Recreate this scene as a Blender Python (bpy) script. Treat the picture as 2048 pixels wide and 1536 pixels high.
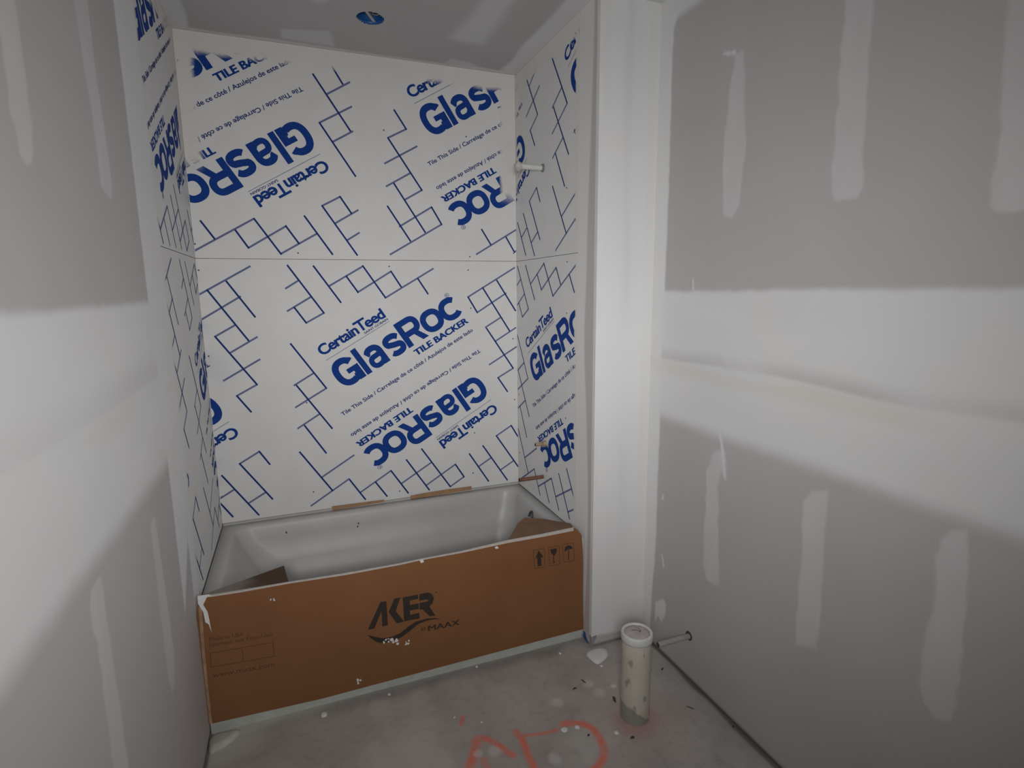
import bpy, bmesh, math, random
import numpy as np
from mathutils import Matrix, Vector

for o in list(bpy.data.objects): bpy.data.objects.remove(o)
scene = bpy.context.scene
C = scene.collection
random.seed(4)

# ------------------------------------------------------------------ camera, world, light, exposure
W, H = 1.524, 2.663            # alcove width, ceiling height (metres)
XR, YS, YF = 1.7905, -0.8605, -2.95   # right wall, front of the alcove's stub wall, wall behind the camera
cam_d = bpy.data.cameras.new('camera'); cam_d.sensor_width = 36; cam_d.lens = 19.564
cam_d.clip_start = 0.01
cam = bpy.data.objects.new('camera', cam_d); C.objects.link(cam)
cam.matrix_world = Matrix(((0.931935, 0.069551, -0.355894, 0.38981), (-0.362479, 0.150675, -0.919732, -2.84271),
                           (-0.010344, 0.986134, 0.16563, 1.57912), (0, 0, 0, 1)))
scene.camera = cam
world = bpy.data.worlds.new('world'); scene.world = world; world.use_nodes = True
world.node_tree.nodes['Background'].inputs[0].default_value = (0.80, 0.90, 1.0, 1)
world.node_tree.nodes['Background'].inputs[1].default_value = 0.05
def area(name, loc, target, sx, sy, watts, col, spread):
    l = bpy.data.lights.new(name, 'AREA'); l.shape = 'RECTANGLE'; l.size = sx; l.size_y = sy
    l.energy = watts; l.color = col; l.spread = math.radians(spread)
    o = bpy.data.objects.new(name, l); C.objects.link(o); o.location = loc
    o.rotation_euler = (Vector(target) - Vector(loc)).to_track_quat('-Z', 'Y').to_euler()
    return o
area('added_light_main', (0.30, -3.1, 1.68), (1.15, -0.8, 1.4), 0.3, 0.3, 9.4, (1.0, 0.995, 0.985), 100)  # added area lamp behind the camera, tuned for overall brightness
area('added_light_left', (1.5, -3.2, 1.5), (0.0, -1.3, 1.35), 0.5, 0.4, 2.9, (1.0, 0.995, 0.99), 70)  # added lamp that brightens the left wall
area('added_light_far', (0.12, -3.2, 1.45), (1.45, -0.75, 1.35), 0.45, 0.4, 1.95, (0.985, 0.99, 1.0), 60)  # added lamp that brightens the stub wall and alcove
scene.view_settings.view_transform = 'Standard'; scene.view_settings.look = 'None'
scene.view_settings.gamma = 1; scene.view_settings.exposure = -0.02
scene.view_settings.use_curve_mapping = False

# ------------------------------------------------------------------ measured data (metres, in each surface's own plane)
SEGMENTS = [(0.115, 1.633, 0.22, 1.471, 1), (0.13, 1.434, 0.048, 1.387, 0), (0.221, 1.378, 0.103, 1.31, 0), (0.048, 1.387, 0.203, 1.156, 1), (0.224, 1.273, 0.065, 1.183, 0), (0.203, 1.155, 0.114, 1.108, 0), (0.114, 1.108, 0.168, 1.027, 1), (0.376, 1.705, 0.523, 1.482, 1), (0.419, 1.636, 0.361, 1.6, 0), (0.469, 1.559, 0.361, 1.495, 0), (0.392, 1.511, 0.44, 1.437, 1), (0.523, 1.482, 0.44, 1.437, 0), (0.49, 1.703, 0.604, 1.531, 1), (0.556, 1.61, 0.717, 1.703, 0), (0.637, 1.655, 0.688, 1.578, 1), (0.717, 1.705, 0.819, 1.55, 1), (0.686, 1.578, 0.852, 1.679, 0), (0.852, 1.679, 0.899, 1.603, 1), (0.819, 1.55, 1.065, 1.693, 0), (0.985, 1.643, 1.034, 1.567, 1), (0.364, 1.34, 0.511, 1.116, 1), (0.455, 1.192, 0.366, 1.14, 0), (0.376, 1.139, 0.526, 0.911, 1), (0.511, 1.115, 0.365, 1.032, 0), (0.473, 0.99, 0.368, 0.927, 0), (0.396, 0.943, 0.49, 0.788, 1), (0.019, 0.733, 0.161, 0.515, 1), (0.188, 0.831, 0.099, 0.781, 0), (0.188, 0.831, 0.229, 0.762, 1), (0.099, 0.781, 0.228, 0.586, 1), (0.198, 0.623, 0.122, 0.581, 0), (0.368, 0.807, 0.509, 0.588, 1), (0.623, 0.761, 0.463, 0.666, 0), (0.592, 0.639, 0.402, 0.524, 0), (0.592, 0.639, 0.667, 0.518, 1), (0.642, 0.558, 0.805, 0.655, 0), (0.723, 0.604, 0.778, 0.519, 1), (0.805, 0.655, 0.89, 0.52, 1), (0.857, 0.578, 1.017, 0.671, 0), (0.888, 0.704, 1.004, 0.521, 1), (0.971, 0.754, 1.121, 0.523, 1), (0.988, 0.549, 1.153, 0.646, 0), (1.153, 0.646, 1.2, 0.569, 1), (1.121, 0.523, 1.2, 0.569, 0), (1.234, 0.696, 1.342, 0.524, 1), (1.285, 0.616, 1.361, 0.659, 0), (1.511, 1.7, 1.247, 1.548, 0), (1.247, 1.548, 1.296, 1.466, 1), (1.329, 1.595, 1.478, 1.363, 1), (1.46, 1.565, 1.296, 1.466, 0)]
RIGHT_STRIPS = [[(1.272, 2.334), (1.312, 2.33), (1.331, 2.147), (1.346, 2.004), (1.333, 1.921), (1.33, 1.847), (1.299, 1.815), (1.26, 1.82), (1.249, 1.846), (1.24, 2.027), (1.249, 2.199), (1.266, 2.306)], [(1.673, 2.403), (1.666, 2.211), (1.67, 2.028), (1.67, 1.91), (1.676, 1.833), (1.691, 1.807), (1.723, 1.811), (1.755, 1.807), (1.768, 1.832), (1.758, 1.982), (1.752, 2.114), (1.748, 2.367)], [(2.041, 2.223), (2.054, 2.013), (2.063, 1.849), (2.058, 1.776), (2.062, 1.746), (2.077, 1.733), (2.11, 1.728), (2.136, 1.739), (2.133, 1.817), (2.094, 2.197)], [(1.317, 1.022), (1.337, 0.966), (1.342, 0.899), (1.326, 0.901), (1.313, 0.929), (1.303, 0.847), (1.315, 0.69), (1.329, 0.566), (1.334, 0.495), (1.308, 0.473), (1.262, 0.483), (1.245, 0.526), (1.238, 0.7), (1.238, 0.906), (1.261, 0.976)], [(1.662, 0.904), (1.669, 0.953), (1.685, 0.981), (1.743, 1.0), (1.75, 0.937), (1.744, 0.872), (1.752, 0.712), (1.757, 0.547), (1.751, 0.502), (1.675, 0.464), (1.67, 0.515), (1.673, 0.622), (1.674, 0.774)], [(2.042, 0.955), (2.044, 0.982), (2.061, 1.015), (2.099, 1.031), (2.11, 0.985), (2.116, 0.876), (2.124, 0.723), (2.125, 0.598), (2.119, 0.549), (2.086, 0.529), (2.049, 0.552), (2.037, 0.596), (2.039, 0.695), (2.048, 0.795)]]
RIGHT_DABS = [[(0.952, 0.211), (1.002, 0.256), (1.028, 0.249), (1.027, 0.2), (1.001, 0.143), (0.977, 0.161), (0.952, 0.115)], [(0.976, 0.72), (0.987, 0.727), (0.982, 0.699), (0.971, 0.697)], [(0.983, 0.452), (0.994, 0.452), (1.008, 0.406), (0.996, 0.401)], [(1.109, 1.617), (1.117, 1.617), (1.121, 1.56), (1.114, 1.56)], [(1.266, 1.11), (1.281, 1.103), (1.314, 1.03), (1.336, 0.914), (1.327, 0.911), (1.3, 1.027)], [(1.216, 2.36), (1.275, 2.344), (1.277, 2.33), (1.217, 2.349)]]
LEFT_STRIPS = [[(-1.699, 1.964), (-1.7, 1.882), (-1.69, 1.798), (-1.666, 1.79), (-1.649, 1.796), (-1.631, 1.818), (-1.622, 1.854), (-1.617, 1.958), (-1.615, 2.057), (-1.617, 2.092), (-1.699, 2.053)], [(-1.295, 2.244), (-1.294, 2.198), (-1.288, 2.088), (-1.272, 1.984), (-1.272, 1.821), (-1.201, 1.799), (-1.191, 1.8), (-1.175, 1.844), (-1.184, 2.001), (-1.2, 2.12), (-1.195, 2.241), (-1.197, 2.291)], [(-1.614, 1.039), (-1.662, 1.032), (-1.677, 1.009), (-1.677, 0.973), (-1.666, 0.902), (-1.673, 0.758), (-1.677, 0.67), (-1.681, 0.609), (-1.601, 0.532), (-1.597, 0.598), (-1.599, 0.738), (-1.601, 0.913), (-1.597, 1.001), (-1.602, 1.033)], [(-1.175, 0.991), (-1.207, 0.987), (-1.221, 0.92), (-1.221, 0.781), (-1.229, 0.622), (-1.215, 0.5), (-1.2, 0.484), (-1.166, 0.487), (-1.133, 0.558), (-1.144, 0.76), (-1.154, 0.91), (-1.161, 0.978)]]
CEILING_PATCHES = [[(0.41, -0.143), (0.603, -0.182), (0.647, -0.034), (0.421, -0.053)], [(1.136, -0.666), (1.25, -0.708), (1.26, -0.278), (1.192, -0.276), (1.102, -0.288)], [(1.132, -0.022), (1.163, -0.098), (1.265, -0.069), (1.341, 0.0), (1.239, 0.022)], [(0.529, -0.453), (0.552, -0.413), (0.585, -0.441), (0.587, -0.474)]]
LOGO = [[(0.572, 0.281), (0.596, 0.279), (0.627, 0.346), (0.627, 0.281), (0.649, 0.281), (0.648, 0.384), (0.625, 0.386)], [(0.679, 0.388), (0.703, 0.388), (0.682, 0.334), (0.713, 0.281), (0.684, 0.28), (0.654, 0.336)], [(0.712, 0.385), (0.773, 0.385), (0.773, 0.366), (0.739, 0.366), (0.739, 0.347), (0.774, 0.346), (0.774, 0.321), (0.738, 0.323), (0.738, 0.304), (0.775, 0.305), (0.775, 0.28), (0.713, 0.282)], [(0.778, 0.385), (0.812, 0.385), (0.829, 0.375), (0.837, 0.354), (0.831, 0.335), (0.817, 0.322), (0.84, 0.276), (0.816, 0.28), (0.788, 0.317), (0.777, 0.317), (0.777, 0.347), (0.81, 0.346), (0.813, 0.35), (0.808, 0.356), (0.777, 0.357)], [(0.569, 0.259), (0.594, 0.245), (0.627, 0.23), (0.661, 0.227), (0.694, 0.234), (0.73, 0.256), (0.76, 0.27), (0.808, 0.272), (0.838, 0.267), (0.863, 0.254), (0.838, 0.261), (0.804, 0.263), (0.768, 0.256), (0.729, 0.231), (0.699, 0.216), (0.681, 0.211), (0.658, 0.208), (0.626, 0.208), (0.604, 0.219), (0.582, 0.24)], [(0.843, 0.38), (0.851, 0.38), (0.85, 0.376), (0.844, 0.376)]]
ICONS = [[(1.3, 0.474), (1.324, 0.438), (1.311, 0.44), (1.314, 0.4), (1.295, 0.401), (1.293, 0.441), (1.285, 0.44)], [(1.355, 0.468), (1.387, 0.468), (1.386, 0.45), (1.378, 0.438), (1.373, 0.437), (1.375, 0.405), (1.382, 0.402), (1.365, 0.401), (1.364, 0.403), (1.37, 0.405), (1.369, 0.438), (1.359, 0.45)], [(1.423, 0.446), (1.428, 0.466), (1.443, 0.471), (1.46, 0.464), (1.464, 0.449), (1.456, 0.452), (1.446, 0.452), (1.447, 0.4), (1.443, 0.401), (1.442, 0.452), (1.433, 0.448)]]
ICON_FRAMES = [[(1.275, 0.478), (1.327, 0.478), (1.33, 0.392), (1.281, 0.394)], [(1.346, 0.479), (1.398, 0.477), (1.402, 0.389), (1.354, 0.392)], [(1.413, 0.481), (1.468, 0.477), (1.473, 0.392), (1.422, 0.395)]]
CARTON_TEXT = {'BY': [(0.78, 0.224), (0.8, 0.224)], 'MAAX': [(0.809, 0.215), (0.94, 0.212)], 'MADE': [(0.031, 0.369), (0.14, 0.363)], 'FAB': [(0.029, 0.348), (0.235, 0.339)], 'WWW': [(0.029, 0.227), (0.231, 0.216)]}
CARTON_BOX = [(0.03, 0.324), (0.233, 0.314), (0.233, 0.257), (0.027, 0.27), (0.131, 0.314), (0.131, 0.267)]
CARTON_EDGE = [(0.01, 0.546), (0.052, 0.54), (0.146, 0.538), (0.302, 0.536), (0.496, 0.53), (0.707, 0.529), (0.789, 0.532), (0.958, 0.533), (1.159, 0.544), (1.325, 0.544), (1.468, 0.548), (1.488, 0.535), (1.509, 0.505), (1.514, 0.446), (1.518, 0.376), (1.518, 0.227), (1.522, 0.093), (1.527, 0.047), (0.625, 0.038), (0.391, 0.035), (-0.003, 0.049), (-0.004, 0.2), (-0.002, 0.34), (0.003, 0.496)]
FLAP_L = [(0.018, -0.776, 0.542), (0.118, -0.7, 0.528), (0.284, -0.63, 0.53), (0.302, -0.776, 0.531)]
FLAP_R = [(1.164, -0.776, 0.539), (1.27, -0.62, 0.534), (1.321, -0.58, 0.539), (1.411, -0.6, 0.525), (1.498, -0.7, 0.528), (1.476, -0.776, 0.541)]
SPLASH = [[(0.01, 0.548), (0.043, 0.547), (0.051, 0.541), (0.038, 0.538), (0.024, 0.512), (0.035, 0.483), (0.038, 0.451), (0.039, 0.423), (0.041, 0.403), (0.034, 0.436), (0.025, 0.446), (0.022, 0.486), (0.017, 0.498), (0.009, 0.52)], [(0.624, 0.222), (0.639, 0.228), (0.654, 0.224), (0.655, 0.214), (0.64, 0.205), (0.632, 0.212)], [(0.662, 0.215), (0.67, 0.223), (0.674, 0.212), (0.681, 0.207), (0.696, 0.213), (0.695, 0.197), (0.665, 0.184), (0.663, 0.199)], [(0.71, 0.2), (0.721, 0.198), (0.731, 0.181), (0.72, 0.174)], [(0.785, 0.529), (0.798, 0.531), (0.802, 0.519), (0.789, 0.517)], [(1.1, 0.526), (1.111, 0.529), (1.118, 0.519), (1.104, 0.518)], [(0.506, 0.077), (0.521, 0.088), (0.539, 0.067), (0.533, 0.056), (0.511, 0.053)], [(0.238, 0.49), (0.248, 0.483), (0.25, 0.475), (0.239, 0.483)]]
SCREWS = {'back_upper': [(0.005, 1.795), (0.426, 1.762), (1.262, 1.755), (1.507, 1.776), (0.848, 2.339), (1.257, 2.344)], 'back_lower': [(0.009, 1.682), (0.014, 1.299), (0.844, 1.703), (1.251, 1.687), (1.261, 1.489), (1.498, 1.318), (1.504, 0.978), (1.266, 0.811), (1.253, 0.583), (0.845, 0.537), (0.418, 0.595), (0.01, 0.63), (0.416, 1.05)], 'right_lower': [(0.6, 1.701), (0.598, 1.477), (0.019, 1.007), (0.593, 0.996), (0.02, 0.674)], 'right_upper': [(-0.002, 2.044), (0.591, 2.014), (0.658, 2.232)]}
SPECKS = [(0.428, 1.683), (0.43, 1.504), (0.435, 1.316), (0.843, 1.277)]
BLOB = [(1.482, -0.89), (1.526, -0.873), (1.575, -0.889), (1.572, -0.923), (1.544, -0.95), (1.495, -0.968), (1.482, -0.932)]
ORANGE = [([(1.033, -1.182), (1.042, -1.213), (1.04, -1.253), (1.034, -1.301), (1.034, -1.348), (1.035, -1.38)], 0.013), ([(1.037, -1.202), (1.075, -1.214), (1.127, -1.226), (1.18, -1.229)], 0.007), ([(1.208, -1.212), (1.249, -1.221), (1.279, -1.241), (1.301, -1.275), (1.301, -1.317), (1.293, -1.361), (1.272, -1.397), (1.244, -1.417), (1.215, -1.427)], 0.014), ([(0.896, -1.154), (0.92, -1.167), (0.943, -1.194), (0.96, -1.221), (0.969, -1.247), (0.986, -1.273)], 0.012), ([(0.887, -1.168), (0.872, -1.203), (0.85, -1.238), (0.829, -1.272)], 0.016), ([(0.887, -1.253), (0.886, -1.295)], 0.012), ([(0.859, -1.072), (0.876, -1.04)], 0.008)]
PALE = [([(1.234, -1.107)], 0.03), ([(1.202, -1.235)], 0.012), ([(1.249, -1.245)], 0.012), ([(1.113, -1.338)], 0.035), ([(0.933, -1.233)], 0.03), ([(0.875, -1.221)], 0.02), ([(1.486, -1.11)], 0.018), ([(1.37, -1.321)], 0.008), ([(1.399, -1.06)], 0.03), ([(1.416, -1.119)], 0.035)]
DEBRIS = [(1.387, -1.039), (1.334, -1.064), (1.449, -1.176), (1.409, -1.363), (1.27, -1.294), (1.73, -1.098), (1.686, -1.079), (1.695, -1.321), (1.794, -1.455)]
CRUMBS = [(1.249, -1.245), (1.2, -1.237), (1.37, -1.321), (1.01, -0.79), (0.933, -1.092), (0.845, -1.031), (1.377, -0.843), (0.39, -0.833), (0.637, -0.816), (1.503, -0.985)]
FLOOR_STAIN = [(0.016, -0.829), (0.088, -0.823), (1.446, -1.317)]
BLUE = [(0.784, 0.037), (0.804, 0.042), (0.831, -0.001), (0.814, -0.001), (0.788, 0.006)]


# ------------------------------------------------------------------ helpers
def mesh_obj(name, verts, faces, mats, idx=None, parent=None, smooth=False):
    me = bpy.data.meshes.new(name); me.from_pydata([tuple(v) for v in verts], [], faces)
    for m in (mats if isinstance(mats, (list, tuple)) else [mats]): me.materials.append(m)
    if idx is not None: me.polygons.foreach_set('material_index', idx)
    if smooth: me.polygons.foreach_set('use_smooth', [True] * len(me.polygons))
    me.update()
    o = bpy.data.objects.new(name, me); C.objects.link(o)
    if parent: o.parent = parent
    return o
def bm_obj(name, bm, mats, parent=None, smooth=False):
    me = bpy.data.meshes.new(name); bm.normal_update(); bm.to_mesh(me); bm.free()
    for m in (mats if isinstance(mats, (list, tuple)) else [mats]): me.materials.append(m)
    if smooth: me.polygons.foreach_set('use_smooth', [True] * len(me.polygons))
    o = bpy.data.objects.new(name, me); C.objects.link(o)
    if parent: o.parent = parent
    return o
def tag(o, label, cat, group=None):
    o['label'] = label; o['category'] = cat
    if group: o['group'] = group
    return o
def thing(name, label, cat, loc=(0, 0, 0), group=None):
    o = bpy.data.objects.new(name, None); C.objects.link(o); o.location = loc; o.empty_display_size = 0.05
    return tag(o, label, cat, group)
def local(pts, loc): return [(p[0] - loc[0], p[1] - loc[1], p[2] - loc[2]) for p in pts]
def struct(o): o['kind'] = 'structure'; return o

class Noise:
    def __init__(s, seed): s.g = np.random.RandomState(seed).rand(128, 128)
    def __call__(s, x, y, f):
        x = x * f + 1000; y = y * f + 1000
        i = np.floor(x).astype(int); j = np.floor(y).astype(int); a = x - i; b = y - j
        a = a * a * (3 - 2 * a); b = b * b * (3 - 2 * b); g = lambda p, q: s.g[p % 128, q % 128]
        return (g(i, j) * (1 - a) * (1 - b) + g(i + 1, j) * a * (1 - b) + g(i, j + 1) * (1 - a) * b + g(i + 1, j + 1) * a * b) * 2 - 1
nz = Noise(3)
def smooth(x, lo, hi):
    t = np.clip((x - lo) / (hi - lo), 0, 1); return t * t * (3 - 2 * t)
def seg_dist(X, Y, a, b):
    dx, dy = b[0] - a[0], b[1] - a[1]; L = dx * dx + dy * dy + 1e-12
    t = np.clip(((X - a[0]) * dx + (Y - a[1]) * dy) / L, 0, 1)
    return np.hypot(X - a[0] - t * dx, Y - a[1] - t * dy)
def poly_sdf(X, Y, P):
    d = np.full(X.shape, 9.0); inside = np.zeros(X.shape, bool)
    for k in range(len(P)):
        a, b = P[k], P[(k + 1) % len(P)]
        d = np.minimum(d, seg_dist(X, Y, a, b))
        c = ((a[1] > Y) != (b[1] > Y))
        with np.errstate(divide='ignore', invalid='ignore'):
            xi = (b[0] - a[0]) * (Y - a[1]) / (b[1] - a[1]) + a[0]
        inside ^= c & (X < xi)
    return np.where(inside, -d, d)
def line_dist(X, Y, P):
    if len(P) == 1: return np.hypot(X - P[0][0], Y - P[0][1])
    d = np.full(X.shape, 9.0)
    for k in range(len(P) - 1): d = np.minimum(d, seg_dist(X, Y, P[k], P[k + 1]))
    return d

def grid(name, us, vs, fn, mat, attrs, extra=None, flip=False, keep=None, warp=None):
    """a finely divided sheet: fn(u, v) -> x, y, z arrays; attrs: name -> array over (v, u); extra: more (verts, faces) of the same mesh"""
    nu, nv = len(us), len(vs); X, Y = np.meshgrid(us, vs)
    if warp: X, Y = warp(X, Y)
    px, py, pz = fn(X, Y); co = np.stack([np.broadcast_to(a, X.shape) for a in (px, py, pz)], -1).reshape(-1, 3)
    i = np.arange(nu * nv).reshape(nv, nu)
    q = np.stack([i[:-1, :-1], i[:-1, 1:], i[1:, 1:], i[1:, :-1]], -1).reshape(-1, 4)
    if keep is not None: q = q[keep(X, Y).reshape(-1)]
    if flip: q = q[:, ::-1]
    n0 = len(co)
    if extra:
        ev, ef = extra; co = np.vstack([co, np.array(ev)]); q = np.vstack([q, np.array(ef) + n0])
    me = bpy.data.meshes.new(name)
    me.vertices.add(len(co)); me.vertices.foreach_set('co', co.ravel())
    me.loops.add(q.size); me.loops.foreach_set('vertex_index', q.ravel().astype(np.int32))
    me.polygons.add(len(q)); me.polygons.foreach_set('loop_start', np.arange(0, q.size, 4, dtype=np.int32))
    me.update(calc_edges=True); me.validate()
    for k, a in attrs(X, Y).items():
        at = me.attributes.new(k, 'FLOAT', 'POINT'); full = np.ones(len(co), np.float32) * 0
        full[:n0] = a.ravel(); at.data.foreach_set('value', full)
    me.materials.append(mat)
    o = bpy.data.objects.new(name, me); C.objects.link(o); return o
def boxvf(lo, hi, skip=()):
    x0, y0, z0 = lo; x1, y1, z1 = hi
    v = [(x0, y0, z0), (x1, y0, z0), (x1, y1, z0), (x0, y1, z0), (x0, y0, z1), (x1, y0, z1), (x1, y1, z1), (x0, y1, z1)]
    f = {'z0': (3, 2, 1, 0), 'z1': (4, 5, 6, 7), 'y0': (0, 1, 5, 4), 'x1': (1, 2, 6, 5), 'y1': (2, 3, 7, 6), 'x0': (3, 0, 4, 7)}
    return v, [f[k] for k in f if k not in skip]
def joinvf(*parts):
    V, Fs = [], []
    for v, f in parts:
        n = len(V); V += list(v); Fs += [tuple(i + n for i in q) for q in f]
    return V, Fs
def extrude_poly(P, d0, d1, to3):
    """closed solid from outline P between depths d0 and d1, to3(a, b, depth) -> point"""
    n = len(P); v = [to3(*p, d0) for p in P] + [to3(*p, d1) for p in P]
    return v, [tuple(range(n))[::-1], tuple(range(n, 2 * n))] + [(i, (i + 1) % n, n + (i + 1) % n, n + i) for i in range(n)]
def tube_bm(path, radii, seg=24, cap=True, bm=None):
    bm = bm or bmesh.new(); rings = []
    pts = [Vector(p) for p in path]
    for k, p in enumerate(pts):
        d = (pts[min(k + 1, len(pts) - 1)] - pts[max(k - 1, 0)]).normalized()
        if d.length < 1e-6: d = Vector((0, 0, 1))
        a = d.orthogonal().normalized() if k == 0 else (a0 - d * a0.dot(d)).normalized()
        a0 = a; b = d.cross(a)
        rings.append([bm.verts.new(p + (a * math.cos(t) + b * math.sin(t)) * radii[k]) for t in [2 * math.pi * i / seg for i in range(seg)]])
    for r, s in zip(rings, rings[1:]):
        for i in range(seg): bm.faces.new((r[i], r[(i + 1) % seg], s[(i + 1) % seg], s[i]))
    if cap: bm.faces.new(rings[0][::-1]); bm.faces.new(rings[-1])
    return bm
def lathe_bm(profile, seg=48, bm=None, jitter=0):
    bm = bm or bmesh.new(); rings = []
    for r, z in profile:
        if r < 1e-5: rings.append([bm.verts.new((0, 0, z))])
        else: rings.append([bm.verts.new((r * math.cos(2 * math.pi * i / seg), r * math.sin(2 * math.pi * i / seg), z + jitter * random.uniform(-1, 1))) for i in range(seg)])
    for r, s in zip(rings, rings[1:]):
        for i in range(seg):
            j = (i + 1) % seg
            if len(r) == 1 and len(s) == 1: continue
            if len(r) == 1: bm.faces.new((r[0], s[j], s[i]))
            elif len(s) == 1: bm.faces.new((r[i], r[j], s[0]))
            else: bm.faces.new((r[i], r[j], s[j], s[i]))
    return bm

# ------------------------------------------------------------------ materials
def new_mat(name, rough=0.6):
    m = bpy.data.materials.new(name); m.use_nodes = True; nt = m.node_tree
    b = nt.nodes['Principled BSDF']; b.inputs['Roughness'].default_value = rough
    return m, nt, b
def N(nt, t, **kw):
    n = nt.nodes.new(t)
    for k, v in kw.items():
        if k in ('operation', 'data_type', 'blend_type', 'interpolation_type', 'attribute_name', 'noise_dimensions'): setattr(n, k, v)
        else: n.inputs[k].default_value = v
    return n
def mixc(nt, fac, a, b):
    n = N(nt, 'ShaderNodeMix', data_type='RGBA')
    for s, v in ((n.inputs['Factor'], fac), (n.inputs['A'], a), (n.inputs['B'], b)):
        if isinstance(v, (tuple, float, int)): s.default_value = v if not isinstance(v, tuple) else (*v, 1)[:4]
        else: nt.links.new(v, s)
    # colour sockets of the Mix node sit further down
    for s in n.inputs:
        if s.type == 'RGBA':
            v = a if s.identifier.startswith('A') else b
            if isinstance(v, tuple): s.default_value = (*v, 1)[:4]
            else: nt.links.new(v, s)
    return [o for o in n.outputs if o.type == 'RGBA'][0]
def noise(nt, scale, detail=3, coord=None, rough=0.55):
    tc = N(nt, 'ShaderNodeTexCoord'); n = N(nt, 'ShaderNodeTexNoise'); n.inputs['Scale'].default_value = scale
    n.inputs['Detail'].default_value = detail; n.inputs['Roughness'].default_value = rough
    nt.links.new(tc.outputs['Object'], n.inputs['Vector']); return n.outputs['Fac']
def rng(nt, v, a, b, c, d, smoothstep=False):
    n = N(nt, 'ShaderNodeMapRange'); n.inputs['From Min'].default_value = a; n.inputs['From Max'].default_value = b
    n.inputs['To Min'].default_value = c; n.inputs['To Max'].default_value = d
    if smoothstep: n.interpolation_type = 'SMOOTHSTEP'
    nt.links.new(v, n.inputs['Value']); return n.outputs['Result']
def mth(nt, op, a, b=0.0):
    n = N(nt, 'ShaderNodeMath', operation=op)
    for s, v in zip(n.inputs, (a, b)):
        if isinstance(v, (int, float)): s.default_value = v
        else: nt.links.new(v, s)
    return n.outputs[0]
def bump(nt, b, h, strength, dist=0.001):
    n = N(nt, 'ShaderNodeBump'); n.inputs['Strength'].default_value = strength; n.inputs['Distance'].default_value = dist
    nt.links.new(h, n.inputs['Height']); nt.links.new(n.outputs['Normal'], b.inputs['Normal'])
def attr(nt, name):
    n = N(nt, 'ShaderNodeAttribute', attribute_name=name); return n.outputs['Fac']

MUD = (0.725, 0.722, 0.718); PAPER = (0.474, 0.454, 0.452); BOARD = (0.705, 0.70, 0.688)
def simple(name, col, rough=0.6, var=0.12, scale=25, metallic=0.0, bmp=0.0):
    m, nt, b = new_mat(name, rough)
    f = noise(nt, scale)
    c = mixc(nt, rng(nt, f, 0.3, 0.7, 0, 1), tuple(x * (1 - var) for x in col), tuple(min(1, x * (1 + var)) for x in col))
    nt.links.new(c, b.inputs['Base Color']); b.inputs['Metallic'].default_value = metallic
    if bmp: bump(nt, b, noise(nt, scale * 4), bmp)
    return m
def drywall_mat():
    m, nt, b = new_mat('drywall', 0.75)
    f = noise(nt, 2.2, 4); g = noise(nt, 40, 3)
    paper = mixc(nt, rng(nt, f, 0.3, 0.7, 0, 1), tuple(x * 0.97 for x in PAPER), tuple(x * 1.03 for x in PAPER))
    mud = mixc(nt, rng(nt, f, 0.35, 0.65, 0, 1), (0.74, 0.732, 0.722), (0.715, 0.722, 0.73))
    c = mixc(nt, attr(nt, 'mud'), paper, mud)
    c = mixc(nt, attr(nt, 'ochre'), c, (0.66, 0.60, 0.50))
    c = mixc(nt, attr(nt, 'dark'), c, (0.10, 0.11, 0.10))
    nt.links.new(c, b.inputs['Base Color']); bump(nt, b, g, 0.08)
    return m
def concrete_mat():
    m, nt, b = new_mat('concrete', 0.7)
    f = noise(nt, 3.5, 6); g = noise(nt, 28, 5); h = noise(nt, 120, 2)
    c = mixc(nt, rng(nt, f, 0.3, 0.7, 0, 1), (0.36, 0.33, 0.305), (0.48, 0.45, 0.42))
    c = mixc(nt, rng(nt, g, 0.50, 0.72, 0, 0.45), c, (0.26, 0.235, 0.22))
    c = mixc(nt, attr(nt, 'haze'), c, (0.58, 0.56, 0.53))
    c = mixc(nt, attr(nt, 'green'), c, (0.52, 0.53, 0.45))
    c = mixc(nt, attr(nt, 'pink'), c, (0.50, 0.26, 0.24))
    c = mixc(nt, attr(nt, 'orange'), c, (0.78, 0.17, 0.10))
    c = mixc(nt, attr(nt, 'pale'), c, (0.74, 0.72, 0.69))
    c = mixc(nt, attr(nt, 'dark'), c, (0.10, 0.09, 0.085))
    nt.links.new(c, b.inputs['Base Color']); bump(nt, b, mth(nt, 'ADD', g, h), 0.15, 0.002)
    return m
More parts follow.
